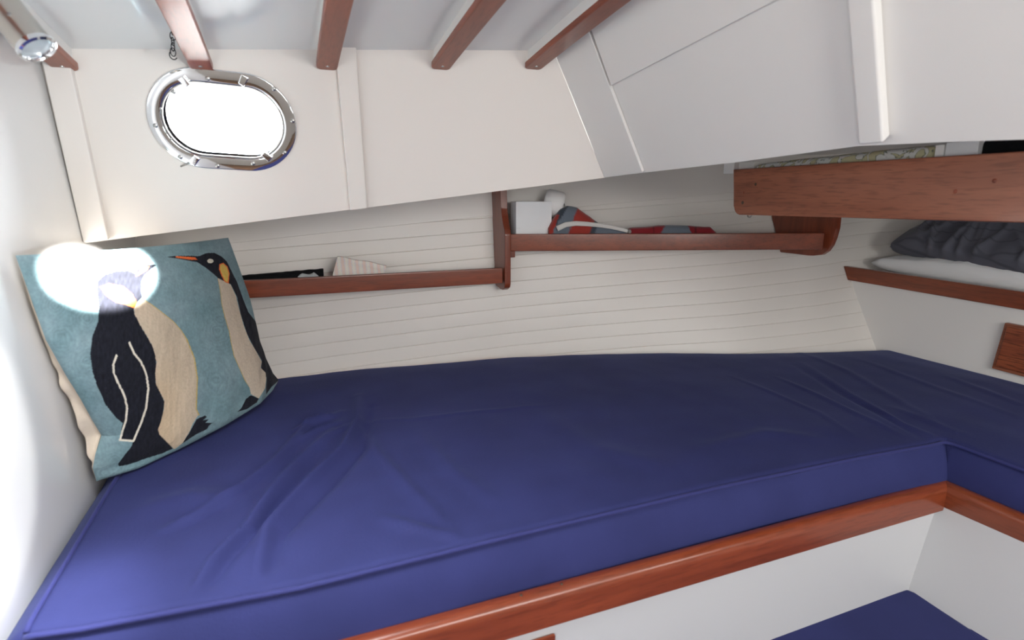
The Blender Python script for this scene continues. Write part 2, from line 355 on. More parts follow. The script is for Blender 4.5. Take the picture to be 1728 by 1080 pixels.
# ---------------------------------------------------------------- deck beams
names = ['short varnished beam end behind the reading lamp', 'ceiling beam above the portlight with daylight glaring on its varnish', 'ceiling beam meeting the batten right of the portlight',
         'third full ceiling beam from the left bulkhead, over the plain cabin side', 'ceiling beam nearest the raked front panel']
for i, (xc, lab) in enumerate(zip((-.298, -.110, .085, .283, .462), names)):
    t = thing('deck_beam', 'white and mahogany '+lab if i else lab, 'beam', (xc, ycab(xc, zbeam(xc, 1.07)), zbeam(xc, 1.07)), group='deck beams across the cabin overhead')
    hw = .013; bm = bmesh.new(); sec = []
    N = 40
    for k in range(N+1):
        y = lerp(ycab(xc, .24)+.002, -1.55, k/N); zb = zbeam(xc, y); zt = zceil(xc, y)
        sec.append([bm.verts.new(c) for c in ((xc-hw, y, zb+.006), (xc+hw, y, zb+.006), (xc+hw, y, zt+.004), (xc-hw, y, zt+.004))])
    for a, b in zip(sec, sec[1:]):
        for j in range(4): bm.faces.new((a[j], a[(j+1) % 4], b[(j+1) % 4], b[j]))
    bm.faces.new(sec[0]); bm.faces.new(sec[-1][::-1])
    link('beam_web', bm, M_white, t, smooth=30)
    hw = .0175; bm = bmesh.new(); sec = []; y0 = ycab(xc, zbeam(xc, 1.09))-.0015
    sgrid = [0, .001, .003, .006, .012]+[.012+(1.55+y0-.012)*k/50 for k in range(1, 51)]
    for s in sgrid:
        y = y0-s; zb = zbeam(xc, y); f = math.sqrt(max(0, 1-(1-min(1, s/.006))**2)); h = hw-.005*(1-f); r = .003
        P = [(-h, .010), (-h, r), (-h+r*.3, r*.3), (-h+r, 0), (h-r, 0), (h-r*.3, r*.3), (h, r), (h, .010)]
        sec.append([bm.verts.new((xc+a, y, zb+c)) for a, c in P])
    for a, b in zip(sec, sec[1:]):
        for j in range(8): bm.faces.new((a[j], a[(j+1) % 8], b[(j+1) % 8], b[j]))
    bm.faces.new(sec[0]); bm.faces.new(sec[-1][::-1])
    cap = link('mahogany_cap', bm, M_cap, t, smooth=40)
    for s in (.018, .42, .85):
        y = y0-s; screw((xc, y, zbeam(xc, y)+.0002), (0, 0, -1), .003, cap)

# ---------------------------------------------------------------- reading lamp on the left bulkhead
c = on(62, 81, Vector((-.24, 0, 0)), Vector((1, 0, 0)))
tocam = (-c).normalized()
down = Vector((.15, .35, -1.0)).normalized(); down = (down-tocam*down.dot(tocam)).normalized()
# lens normal: lens plane seen about 33 degrees open
sidev = down.cross(tocam).normalized()
rightv = ray(70, 81).normalized()-ray(62, 81).normalized(); rightv.normalize()
dimg = (ray(80, 103).normalized()-ray(62, 81).normalized()).normalized()
ax = (tocam*.55+dimg*.83).normalized()
lamp = thing('reading_lamp', 'cylindrical satin nickel reading lamp on the left bulkhead', 'lamp', c)
R_ = .0185
link('lamp_body', lathe([(R_*.94, 0), (R_, -.001), (R_, -.012), (R_*.985, -.013), (R_*.985, -.085), (R_, -.086), (R_, -.098), (R_*.8, -.104), (0, -.105)], c, ax, 48), M_brush, lamp, smooth=30)
link('rim', lathe([(R_*.80, -.005), (R_*.82, .001), (R_*.92, .0035), (R_*1.05, .002), (R_*1.06, -.002), (R_*1.0, -.004)], c, ax, 48), M_chrome, lamp, smooth=50)
link('lens', lathe([(R_*.84, -.004), (R_*.5, -.003), (0, -.0028)], c, ax, 40), M_lens, lamp, smooth=True)
pe = c-ax*.06; pw = Vector((-.33, pe.y+.02, pe.z+.01))
link('swivel_arm', tube([pe, lerp(pe, pw, .5), pw], .006, 14), M_brush, lamp, smooth=30)
link('mounting_plate', lathe([(.0, .006), (.020, .006), (.024, .003), (.024, 0)], pw, (1, 0, 0), 32), M_brush, lamp, smooth=30)
screw(c-ax*.03+(tocam-ax*tocam.dot(ax)).normalized()*R_*.985, (tocam-ax*tocam.dot(ax)), .0022, lamp)

# chain hanging from the beam
Pc = at(291, 34, 1, 1.0); Pd = at(292, 88, 1, 1.0)
bm = bmesh.new(); n = 7
for k in range(n):
    p = lerp(Pc, Pd, k/(n-1)); a = k*1.1
    ringp = []
    for q in range(15):
        th = 2*math.pi*q/14
        l = Vector((math.cos(th)*.0034, 0, math.sin(th)*.0058)); l.rotate(Matrix.Rotation(a, 3, 'Z'))
        ringp.append(p+l)
    tube(ringp, .0007, 6, bm, cap=False)
hk = [Pd+Vector((math.sin(t)*.005, 0, -.004-.006*math.cos(t))) for t in [x*.4-2.2 for x in range(9)]]
tube(hk, .0008, 6, bm)
tube([Pc+Vector((0, 0, .004)), Pc+Vector((.004, 0, .02)), Pc+Vector((.012, 0, .045))], .0007, 6, bm)
o = link('hook_chain', bm, M_black, smooth=True); tag(o, 'small dark chain hanging beside the ceiling beam above the portlight', 'chain')

# ---------------------------------------------------------------- berth base, mahogany fiddle
base = thing('built_in_berth', 'white built-in berth front with L-shaped mahogany edge under the navy mattress', 'bunk', (.4, .6, -1.2))
ck = [(1.0965, .60, -.560), (1.0572, .60, -.7391), (.945, .60, -1.2)]
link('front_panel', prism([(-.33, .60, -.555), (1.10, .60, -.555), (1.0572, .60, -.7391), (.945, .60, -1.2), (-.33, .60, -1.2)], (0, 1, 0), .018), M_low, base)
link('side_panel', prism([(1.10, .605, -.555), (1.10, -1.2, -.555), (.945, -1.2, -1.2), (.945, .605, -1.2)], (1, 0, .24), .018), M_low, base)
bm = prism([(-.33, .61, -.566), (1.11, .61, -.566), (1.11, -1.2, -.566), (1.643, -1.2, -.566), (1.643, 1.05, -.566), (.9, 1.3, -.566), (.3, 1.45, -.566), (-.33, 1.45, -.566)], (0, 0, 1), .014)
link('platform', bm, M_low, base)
def fiddle(path, name, m):
    # profile: outward u (towards the cabin), height w ; rounded nose
    P = [(0, -.5735), (0, -.538), (-.001, -.530), (-.004, -.5255), (-.009, -.5228), (-.016, -.5222), (-.021, -.524), (-.0235, -.528), (-.024, -.534), (-.024, -.5735)]
    bm = bmesh.new(); sec = []
    for (x, y), (nx, ny) in path: sec.append([bm.verts.new((x+nx*u, y+ny*u, z)) for u, z in P])
    n = len(P)
    for a, b in zip(sec, sec[1:]):
        for j in range(n): bm.faces.new((a[j], a[(j+1) % n], b[(j+1) % n], b[j]))
    bm.faces.new(sec[0]); bm.faces.new(sec[-1][::-1]); link(name, bm, m, base, smooth=35)
# u < 0 goes away from the cabin
pth = [((lerp(-.33, 1.097, k/30), lerp(.598, .588, k/30)), (0, -1)) for k in range(30)]+[((1.097, .588), (-1, -1))]
fiddle(pth, 'front_fiddle', M_mah)
fiddle([((1.097, .588), (-1, -1)), ((1.100, .2), (-1, 0)), ((1.104, -1.2), (-1, 0))], 'side_fiddle', M_mahY)
for x, y in ((951, 990), (884, 1012)):
    p = at(x, y, 2, -.5222); screw((p.x, .606, -.5222), (0, 0, 1), .002, base, M_brass, 'plug')
d = base
p1, p2 = at(938, 1071.5, 1, .594), at(898, 1079, 1, .594)
link('locker_door', prism([(p1.x, .594, p1.z), (p1.x-.30, .594, p1.z-.002), (p1.x-.30, .594, -.80), (p1.x, .594, -.80)], (0, 1, 0), .0055, .002), M_mah, base, smooth=40)

# ---------------------------------------------------------------- navy mattress
TOP = -.45
XL = -.326
FE = [(XL, .668), (-.24, .653), (-.02, .636), (.26, .641), (.63, .642), (.9, .634), (1.08, .622), (1.3, .62)]
def yfront(x): return interp(max(x, XL), FE)
XLEG = 1.128
def yb(x): return interp(x, YB)-.006
def seg(p, a, b):
    ab = b-a; t = max(0, min(1, (p-a).dot(ab)/ab.dot(ab))); return (p-(a+ab*t)).length, t, ((p-a).x*ab.y-(p-a).y*ab.x)/ab.length
WR = []
def wr(px, w_, amp, taper=True):
    P = [at(x, y, 2, TOP).to_2d() for x, y in px]
    WR.append((P, w_, amp, (min(q.x for q in P)-3*w_, max(q.x for q in P)+3*w_, min(q.y for q in P)-3*w_, max(q.y for q in P)+3*w_)))
wr([(606, 672), (604, 716), (580, 765), (521, 824), (451, 901), (430, 985)], .010, .0075)
wr([(628, 690), (612, 760), (560, 820), (478, 905), (455, 970)], .012, -.005)
wr([(575, 700), (520, 722), (463, 789), (405, 838), (333, 878), (270, 905)], .010, .006)
wr([(560, 730), (500, 790), (463, 835), (420, 901), (362, 954), (318, 1012)], .009, .007)
wr([(545, 765), (490, 830), (440, 890), (385, 950), (345, 1000)], .010, -.004)
wr([(570, 706), (530, 716), (492, 733)], .006, .004)
wr([(575, 716), (535, 730), (500, 752)], .006, .004)
wr([(585, 722), (555, 742), (528, 768)], .006, .0035)
wr([(610, 730), (640, 775), (690, 830), (770, 905)], .012, .003)
wr([(640, 878), (720, 900), (800, 915)], .012, .0035)
wr([(235, 865), (320, 845), (430, 850)], .03, .003)
wr([(615, 715), (700, 712), (800, 700), (940, 686)], .007, .0012)
wr([(1235, 638), (1300, 665), (1380, 700), (1450, 745)], .006, .0016)
wr([(1310, 640), (1380, 670), (1450, 705), (1530, 740)], .006, .0024)
wr([(1340, 620), (1420, 668), (1500, 712), (1570, 748)], .007, -.0024)
wr([(1352, 616), (1440, 672), (1520, 718), (1590, 742)], .006, .0024)
wr([(1340, 592), (1430, 630), (1500, 670), (1600, 730)], .010, .0018)
wr([(1500, 690), (1560, 712), (1640, 740)], .008, .0016)
wr([(1600, 640), (1728, 690)], .010, .002)
wr([(1450, 610), (1560, 650), (1728, 712)], .010, .0015)
wr([(1180, 760), (1290, 735), (1400, 745)], .016, .0022)
wr([(700, 730), (760, 800), (850, 860)], .02, .0022)
wr([(900, 690), (1000, 760), (1150, 800)], .03, .0025)
def topz(x, y, crown=True):
    p = Vector((x, y)); z = TOP
    dl = x-XL; db = yb(x)-y; df = y-yfront(x) if x < XLEG else 9
    if x >= XLEG-.0001: df = 9 if y < yfront(x) else math.hypot(max(0, x-XLEG), y-yfront(x))
    dg = x-XLEG if y < yfront(XLEG) else 9
    d = min(df, dg, 1.643-x+.004)
    r = .012
    if d < r: z -= r*(1-math.sqrt(max(0, 1-(1-d/r)**2)))*.8
    rl = .04
    if dl < rl: z -= .030*(1-dl/rl)**1.6
    if 0 < dl-.036 < .02: pass
    rb = .05
    if db < rb: z -= .02*(1-max(0, db)/rb)**2
    z += .006*sm(min(d, dl, db)/.12)
    fade = sm(min(d, .3)/.03)
    for P, wd, amp, bb in WR:
        if bb[0] < x < bb[1] and bb[2] < y < bb[3]:
            best = 9; tb = 0; L = len(P)-1
            for i in range(L):
                dd, t, s = seg(p, P[i], P[i+1])
                if dd < best: best = dd; tb = (i+t)/L
            z += (2.2 if P[0].x < .35 else 1.5)*amp*math.exp(-(best/(wd*(.78 if P[0].x < .35 else 1)))**2)*math.sin(math.pi*min(1, max(0.02, tb)))**.5*fade
    z += .0022*noise.noise(Vector((x*5, y*5, 1.7)))*fade+.0010*noise.noise(Vector((x*16, y*13, 4)))*fade
    return z
bm = bmesh.new()
xs = [XL+d for d in (0, .003, .007, .012, .018, .024, .030, .036, .042)]
x = .0+XL+.048
while x < XLEG-.013: xs.append(x); x += .0062
xs += [XLEG-.009, XLEG-.005, XLEG-.002, XLEG, XLEG+.0015, XLEG+.004, XLEG+.008, XLEG+.012]
x = XLEG+.019
while x < 1.62: xs.append(x); x += .008
xs += [1.625, 1.632, 1.638, 1.643]
vs = [0, .0015, .004, .008, .013]
V = []
for x in xs:
    y0, y1 = yfront(x), yb(x); c = []
    ys = [y0+t for t in (0, .001, .003, .006, .010, .014)]; n = 120
    ys += [lerp(y0+.02, y1-.04, k/n) for k in range(n+1)]+[y1-.03, y1-.02, y1-.01, y1]
    c = [bm.verts.new((x, y, topz(x, y))) for y in ys]; V.append(c)
for a, b in zip(V, V[1:]):
    for j in range(len(a)-1): bm.faces.new((a[j], b[j], b[j+1], a[j+1]))
i0 = next(i for i, x in enumerate(xs) if abs(x-XLEG) < 1e-6)
VB = []
for i in range(i0, len(xs)):
    x = xs[i]; c = [V[i][0]]
    for k in range(1, 70): y = lerp(yfront(x), -.35, k/69); c.append(bm.verts.new((x, y, topz(x, y))))
    VB.append(c)
for a, b in zip(VB, VB[1:]):
    for j in range(len(a)-1): bm.faces.new((a[j+1], b[j+1], b[j], a[j]))
# boxing (side wall) along front, left end and leg
def skirt(path, nrm, ztop, lean=0):
    P = []
    for (x, y), (nx, ny), zt in zip(path, nrm, ztop):
        c = []
        for k in range(13):
            t = k/12; z = lerp(zt, -.552, t); bul = .008*math.sin(math.pi*t)**.7+lean*t
            bul += .002*noise.noise(Vector((x*9+y*9, t*2, 3)))
            c.append(bm.verts.new((x+nx*bul, y+ny*bul, z)))
        P.append(c)
    for a, b in zip(P, P[1:]):
        for j in range(12): bm.faces.new((a[j], a[j+1], b[j+1], b[j]))
fx = [lerp(XL, XLEG, k/220) for k in range(221)]
skirt([(x, yfront(x)) for x in fx], [(0, -1)]*220+[(-.3, -.7)], [topz(x, yfront(x)) for x in fx], .020)
fy = [lerp(yfront(XLEG), -.35, k/120) for k in range(121)]
skirt([(XLEG, y) for y in fy], [(-.3, -.7)]+[(-1, 0)]*120, [topz(XLEG, y) for y in fy], .008)
ly = [lerp(yfront(XL), yb(XL), k/80) for k in range(81)]
skirt([(XL, y) for y in ly], [(-.0, 0)]*81, [topz(XL, y) for y in ly])
ob = thing('berth_mattress', 'navy blue L-shaped berth mattress with piped edge and creases', 'mattress', (.5, .9, -.552))
link('cover', bm, M_navy, ob, smooth='keep')
def pz(x, y): return topz(x, y)
pts = [(x, yfront(x)-.0025, topz(x, yfront(x)+.004)-.0015) for x in [lerp(XL+.034, XLEG-.012, k/160) for k in range(161)]]
pts += [(XLEG-.007, yfront(XLEG)-.006, pts[-1][2]), (XLEG-.003, yfront(XLEG)-.014, pts[-1][2])]
pts += [(XLEG-.002, y, topz(XLEG+.004, y)-.0015) for y in [lerp(yfront(XLEG)-.03, -.35, k/60) for k in range(61)]]
link('piping', tube(pts, .0034, 8), M_navyp, ob, smooth=True)
pts = [(XL+.034, y, topz(XL+.036, y)+.0008) for y in [lerp(yfront(XL)-.003, 1.46, k/60) for k in range(61)]]
link('piping', tube(pts, .0032, 8), M_navyp, ob, smooth=True)

# lower cushion
zl = -.74
pk = [at(1200, 1104, 2, zl), at(1400, 1031, 2, zl), at(1480, 1000, 2, zl), at(1505, 993, 2, zl), at(1527, 991, 2, zl), at(1548, 998, 2, zl), at(1580, 1020, 2, zl), at(1670, 1080, 2, zl), at(1800, 1168, 2, zl)]
poly = [(p.x, p.y) for p in pk]
poly = [(-.2, poly[0][1]+.004)]+poly+[(1.03, -.2), (-.2, -.2)]
bm = bmesh.new(); rings = []
cx = sum(p[0] for p in poly)/len(poly); cy = .2
def inset(d):
    out = []
    n = len(poly)
    for i in range(n):
        a, b, c = Vector(poly[i-1]), Vector(poly[i]), Vector(poly[(i+1) % n])
        n1 = Vector((-(b-a).y, (b-a).x)).normalized(); n2 = Vector((-(c-b).y, (c-b).x)).normalized()
        m_ = (n1+n2).normalized()*d
        q1, q2 = b+m_, b-m_; C0 = Vector((.5, .2))
        out.append(q1 if (q1-C0).length < (q2-C0).length else q2)
    return out
for dins, dz in ((0, -.09), (0, -.012), (.001, -.006), (.004, -.0015), (.010, .001), (.018, .002)):
    rings.append([bm.verts.new((q.x, q.y, zl+dz)) for q in inset(dins)])
for a, b in zip(rings, rings[1:]):
    for k in range(len(a)): bm.faces.new((a[k], a[(k+1) % len(a)], b[(k+1) % len(a)], b[k]))
bmesh.ops.triangle_fill(bm, use_beauty=True, edges=[bm.edges.get((rings[-1][k], rings[-1][(k+1) % len(rings[-1])])) for k in range(len(rings[-1]))])
seat = thing('seat_cushion', 'lower navy seat cushion in front of the berth, at the bottom of the picture', 'cushion', (.9, .3, -.83))
link('cover', bm, M_navy, seat, smooth=50)
lp = [(q.x, q.y, zl-.002) for q in inset(.002)]
link('piping', tube(lp[1:-2], .003, 8), M_navyp, seat, smooth=True)
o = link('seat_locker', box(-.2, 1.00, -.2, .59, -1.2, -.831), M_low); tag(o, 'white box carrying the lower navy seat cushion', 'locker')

# ---------------------------------------------------------------- hull shelves
ZS1, ZS2 = at(850, 452, 1, 1.43).z, at(864, 395, 1, 1.43).z
sh = thing('hull_shelf', 'mahogany shelf along the hull, lower one behind the penguin cushion', 'shelf', (.1, 1.46, ZS1-.04), group=None)
link('rail', box(-.31, .5365, 1.43, 1.444, at(850, 478, 1, 1.43).z, ZS1, .003), M_mah, sh, smooth=40)
bm = prism([(-.31, 1.444, ZS1-.036)]+[(.5365, 1.444, ZS1-.036)]+[(x, hull(x, ZS1-.03)-.001, ZS1-.036) for x in (.5365, .4, .2, 0, -.2, -.31)], (0, 0, 1), .010)
link('shelf_board', bm, M_mah, sh)
r2a = Vector((.558, 1.43, 0)); r2b = at(1392, 393, 2, ZS2); r2b = Vector((r2b.x, r2b.y, 0)); dirr = (r2b-r2a).normalized(); nn = Vector((-dirr.y, dirr.x, 0))
if nn.y < 0: nn = -nn
sh2 = thing('hull_shelf', 'mahogany shelf along the hull, upper one holding the red and grey bag', 'shelf', (.9, 1.36, ZS2-.045))
zb2 = at(864, 424, 1, 1.43).z
link('rail', prism([r2a+Vector((0, 0, zb2)), r2b+Vector((0, 0, zb2)), r2b+Vector((0, 0, ZS2)), r2a+Vector((0, 0, ZS2))], nn, .014, .003), M_mah, sh2, smooth=40)
a_, b_ = r2a+nn*.014, r2b+nn*.014
bm = prism([(a_.x, a_.y, zb2+.003), (b_.x, b_.y, zb2+.003)]+[(x, hull(x, zb2)-.001, zb2+.003) for x in [lerp(b_.x+.01, a_.x, k/12) for k in range(13)]], (0, 0, 1), .010)
link('shelf_board', bm, M_mah, sh2)
link('cleat', box(.559, .575, 1.435, 1.47, zb2-.018, zb2+.003, .002), M_mahZ, sh2)
# divider bracket between them
X1 = .54
outl = [(845, 300), (845, 352), (846, 364), (848.5, 376), (851, 386), (852, 396), (852, 480), (851, 486), (847.5, 489.5), (843, 488), (837, 480)]
pts = [at(x, y, 0, X1) for x, y in outl]
pts += [Vector((X1, hull(X1, pts[-1].z)-.001, pts[-1].z)), Vector((X1, hull(X1, pts[-1].z*.5)-.003, pts[-1].z*.5)), Vector((X1, hull(X1, .04)-.003, .04)), Vector((X1, pts[0].y, .04))]
pts = [p for i, p in enumerate(pts) if i != 0]
o = link('shelf_bracket', prism(pts, (1, 0, 0), .018, .003), M_mahZ, smooth=40); tag(o, 'tall curved mahogany bracket where the two hull shelves meet', 'bracket')
X2 = r2b.x+.012
nb = Vector((.05, -.02, 0))
outl = [(1413, 366), (1411, 385), (1407, 402), (1402, 414), (1395, 424), (1386, 430), (1372, 431.5), (1362, 431)]
pts = [at(x, y, 0, X2) for x, y in outl]
zt = .0
pts += [Vector((X2, hull(X2, p_)-.004, p_)) for p_ in (pts[-1].z, -.08, .02)]+[Vector((X2, pts[0].y, .02))]
o = link('shelf_bracket', prism(pts, (1, 0, 0), .016, .0025), M_mahZ, smooth=40); tag(o, 'short rounded mahogany bracket at the right end of the upper hull shelf', 'bracket')

# ---------------------------------------------------------------- shelf under the foredeck with the broad board
fs_ = thing('chart_shelf', 'broad mahogany fiddle board of the chart shelf under the raked panel', 'shelf', (1.0, .6, -.04))
A, B, C, D = at(1237, 286, 0, .9), at(1237, 362, 0, .9), at(1728, 376, 0, .9), at(1728, 255, 0, .9)
k = .45; A2 = D+(D-A)*k; C2 = C+(C-B)*k
pts = [A+Vector((0, 0, -.0)), A2, C2]
cr = .018; bz = B.z
by = B.y
for q in range(7):
    th = math.pi/2*q/6; pts.append(Vector((.9, by-cr+cr*math.sin(th), bz+cr-cr*math.cos(th))))
fbd = link('fiddle_board', prism(pts, (1, 0, 0), .018, .003, 3), M_board, fs_, smooth=40)
link('shelf_board', prism([(.918, .99, -.026), (.918, -.1, -.02), (1.25, -.1, -.02), (1.25, 1.06, -.026)], (0, 0, 1), .012), M_mahY, fs_)
for x, y, r in ((1275, 311, .0032), (1253, 342, .0036), (1254.5, 325, .0028), (1612, 323, .003), (1678, 305, .003)):
    p = at(x, y, 0, .8998); link('plug', lathe([(r, 0), (r*.8, .0004), (0, .0006)], p, (-1, 0, 0), 14), M_mah if x > 1500 or y == 325 else M_brass, fbd, smooth=True)
p = at(1265, 364, 0, .905)
link('hook', tube([p+Vector((0, .006, .002)), p+Vector((0, .004, -.003)), p+Vector((0, -.002, -.003)), p+Vector((0, -.006, .001))], .0012, 8), M_screw, fs_, smooth=True)
# white block and boxes seen in the gap above it
p0, p1 = at(1222, 273, 0, .93), at(1238, 293, 0, .93)
o = link('support_block', box(.93, .97, p1.y, p0.y, p1.z, .094, .001), M_white); tag(o, 'small white block at the left end of the chart shelf', 'block')
def papermat(name, cols, scale, stripe=False):
    m = bpy.data.materials.new(name); m.use_nodes = True; nt = m.node_tree; b = nt.nodes['Principled BSDF']; N = nt.nodes.new; L = nt.links.new
    tc = N('ShaderNodeTexCoord'); mp = N('ShaderNodeMapping'); L(tc.outputs['Object'], mp.inputs[0])
    if stripe:
        mp.inputs['Scale'].default_value = (1, 1, 1) if stripe != 'Z' else (1, 1, 1)
        n = N('ShaderNodeTexWave'); n.bands_direction = stripe; n.inputs['Scale'].default_value = scale; n.inputs['Distortion'].default_value = 1.5
        n.inputs['Detail Scale'].default_value = 20
    else:
        n = N('ShaderNodeTexNoise'); n.inputs['Scale'].default_value = scale; n.inputs['Detail'].default_value = 3; n.inputs['Distortion'].default_value = .6
    L(mp.outputs[0], n.inputs[0]); cr = N('ShaderNodeValToRGB'); cr.color_ramp.interpolation = 'LINEAR'
    el = cr.color_ramp.elements
    while len(el) < len(cols): el.new(.5)
    for e_, (pos, c_) in zip(el, cols): e_.position = pos; e_.color = (*c_, 1)
    L(n.outputs['Fac' if not stripe else 'Fac'], cr.inputs[0]); L(cr.outputs[0], b.inputs['Base Color']); b.inputs['Roughness'].default_value = .7
    return m
kh = (.50, .47, .28); wt = (.66, .66, .62); dk = (.10, .12, .09)
M_chart = papermat('chart_print', [(0, kh), (.44, kh), (.455, dk), (.475, wt), (.56, wt), (.575, dk), (.59, kh), (1, (.58, .55, .36))], 34)
M_books = papermat('page_edges', [(.0, (.45, .42, .38)), (.35, (.78, .75, .70)), (1, (.82, .80, .75))], 260, 'Y')
M_print = papermat('pastel_print', [(.3, (.78, .62, .55)), (.45, (.76, .70, .66)), (.55, (.62, .62, .72)), (.7, (.80, .76, .68))], 18, 'X')
p0, p1 = at(1247, 276, 0, .925), at(1272, 276, 0, .925)
o = link('booklet', box(.925, 1.08, p1.y, p0.y, -.012, at(1247, 274, 0, .925).z, .001), M_books); tag(o, 'white booklet standing edge-on at the left of the chart pile', 'booklet')
def loft(stations, n=16, m=None, e=2.5, nz=.0, nsc=30):
    """stations: (centre Vector, half depth vector, half height)"""
    bm = bmesh.new(); rings = []
    for i, (c_, dv, hh) in enumerate(stations):
        ring = []
        for k in range(n):
            th = 2*math.pi*k/n; cs, sn = math.cos(th), math.sin(th)
            a_ = math.copysign(abs(cs)**(2/e), cs); b_ = math.copysign(abs(sn)**(2/e), sn)
            p = c_+dv*a_+Vector((0, 0, hh*b_)); 
            if nz: p += Vector((noise.noise(p*nsc), noise.noise(p*nsc+Vector((9, 0, 0))), noise.noise(p*nsc+Vector((0, 9, 0)))))*nz
            ring.append(bm.verts.new(p))
        rings.append(ring)
    for a, b in zip(rings, rings[1:]):
        for k in range(n): bm.faces.new((a[k], a[(k+1) % n], b[(k+1) % n], b[k]))
    bm.faces.new(rings[0]); bm.faces.new(rings[-1][::-1]); return bm
st = []
for k in range(50):
    t = k/49; x = lerp(1279, 1577, t); y = interp(x, [(1279, 281), (1300, 276), (1350, 271), (1420, 263), (1500, 254), (1577, 246)])
    p = at(x, y-4, 0, .93); h = max(.0005, (p.z+.008)/2*min(1, .5+t*8))
    st.append((Vector((.99, p.y, p.z-h)), Vector((.065, 0, 0)), h))
o = link('folded_charts', loft(st, 24, e=6, nz=.0012, nsc=25), M_chart, smooth=60); tag(o, 'folded sea charts printed in olive and white above the broad board', 'charts')
for (xa, xb, ya, lab, nm, m_) in ((1579, 1594, 245, 'thin white folder standing right of the folded charts', 'paper_folder', M_paper), (1597, 1652, 241, 'small white carton at the right end of the chart shelf', 'carton', M_card)):
    a_, b_ = at(xa, ya, 0, .93), at(xb, ya-1, 0, .93)
    o = link(nm, box(.93, 1.04, b_.y, a_.y, -.010, a_.z, .001), m_); tag(o, lab, nm.split('_')[-1])
a_, b_ = at(1656, 238, 0, .94), at(1728, 236, 0, .94)
st = []
for k in range(20):
    t = k/19; st.append((Vector((1.02, lerp(a_.y, a_.y-.35, t), .036)), Vector((.08, 0, 0)), .046*(.93+.07*math.sin(math.pi*t))))
o = link('gap_shade_body', loft(st, 40, e=14, nz=.0006), M_black, smooth=50); tag(o, 'added black body standing for the shade in the gap at the right end of the chart shelf', 'bag')  # black body added to darken the gap, in place of plain shade

# ---------------------------------------------------------------- ledge at the right bulkhead
ld = thing('bulkhead_ledge', 'narrow mahogany-edged ledge on top of the right bulkhead', 'ledge', (1.64, .9, -.262))
a_, b_, c_, d_ = at(1423.5, 449, 0, 1.632), at(1430, 472.5, 0, 1.632), at(1728, 523.5, 0, 1.632), at(1728, 493, 0, 1.632)
c2 = c_+(c_-b_)*2; d2 = d_+(d_-a_)*2
link('edge_trim', prism([a_, b_, c2, d2], (1, 0, 0), .018, .002), M_mahY, ld, smooth=40)
pts = [(1.65, hull(1.65, -.25)-.002, -.262)]+[(x, hull(x, -.25)-.002, -.262) for x in (1.8, 2.0, 2.2, 2.43)]+[(2.43, -1.0, -.262), (1.65, -1.0, -.262)]
link('ledge_board', prism(pts, (0, 0, 1), .014), M_white, ld)
hd = thing('locker_hatch', 'square mahogany locker hatch in the right bulkhead', 'hatch', (1.64, .7, -.42))
hy1 = at(1700, 545, 0, 1.632); hb = at(1675, 623, 0, 1.632)
link('hatch_board', prism([(1.630, .826, -.4275), (1.630, .8165, -.3065), (1.630, .56, -.313), (1.630, .56, -.4345)], (1, 0, 0), .013, .0025), M_board, hd, smooth=40)
link('hatch_panel', prism([(1.626, .817, -.419), (1.626, .809, -.315), (1.626, .568, -.321), (1.626, .568, -.426)], (1, 0, 0), .005, .003), wood('mahogany_red', (.20, .05, .022), (.36, .10, .04), 'Y'), hd, smooth=40)

# ---------------------------------------------------------------- pillows
def pillow_bm(Aq, Bq, Cq, Dq, th, nu, nv, side=0, wr_=0, ws=14, tb=None, exp_=.55, disp=None):
    """A,B lower edge; C,D upper edge (C above B). side 0 both faces"""
    n = ((Bq-Aq).cross(Dq-Aq)).normalized(); bm = bmesh.new(); S_ = []
    for sgn, tt in ((1, th), (-1, tb if tb is not None else th)):
        G = []
        for i in range(nu+1):
            row = []
            for j in range(nv+1):
                u, v = i/nu, j/nv
                p = lerp(lerp(Aq, Bq, u), lerp(Dq, Cq, u), v)
                h = (max(0, (4*u*(1-u))*(4*v*(1-v))))**exp_
                edge = 4*u*(1-u)*4*v*(1-v)
                # edges pulled in between the corners
                p = p+(Aq-Bq).normalized()*0
                q = p+n*sgn*tt*h
                if wr_:
                    w1 = noise.noise(p*ws+n*sgn*3); w2 = abs(noise.noise(p*ws*1.9+Vector((5, 2, 1))))
                    q += n*sgn*wr_*(w1*1.2-w2)*min(1, edge*6)
                row.append(bm.verts.new(q))
            G.append(row)
        S_.append(G)
        for i in range(nu):
            for j in range(nv): bm.faces.new((G[i][j], G[i+1][j], G[i+1][j+1], G[i][j+1]))
    bmesh.ops.remove_doubles(bm, verts=bm.verts, dist=1e-5)
    return bm
Vv = Vector
o = link('bed_pillow', pillow_bm(Vv((1.69, 1.225, -.205)), Vv((1.665, .45, -.222)), Vv((2.1, .45, -.18)), Vv((2.08, 1.02, -.17)), .048, 60, 60, wr_=.010, ws=12, exp_=.25), M_cloth, smooth=True)
tag(o, 'white pillow on the ledge, mostly under the charcoal one', 'pillow')
def stripemat():
    m = mat('charcoal_sateen', (.10, .102, .125), .6, sheen=.15, spec=.25); nt = m.node_tree; b = nt.nodes['Principled BSDF']; N = nt.nodes.new
    tc = N('ShaderNodeTexCoord'); wv = N('ShaderNodeTexWave'); wv.bands_direction = 'X'; wv.inputs['Scale'].default_value = 11; wv.inputs['Distortion'].default_value = .6; wv.inputs['Detail'].default_value = 1
    cr = N('ShaderNodeValToRGB'); cr.color_ramp.elements[0].position = 0; cr.color_ramp.elements[0].color = (.075, .077, .095, 1); cr.color_ramp.elements[1].position = .08; cr.color_ramp.elements[1].color = (.108, .111, .138, 1)
    nt.links.new(tc.outputs['Object'], wv.inputs[0]); nt.links.new(wv.outputs['Fac'], cr.inputs[0]); nt.links.new(cr.outputs[0], b.inputs['Base Color']); return m
M_char = stripemat()
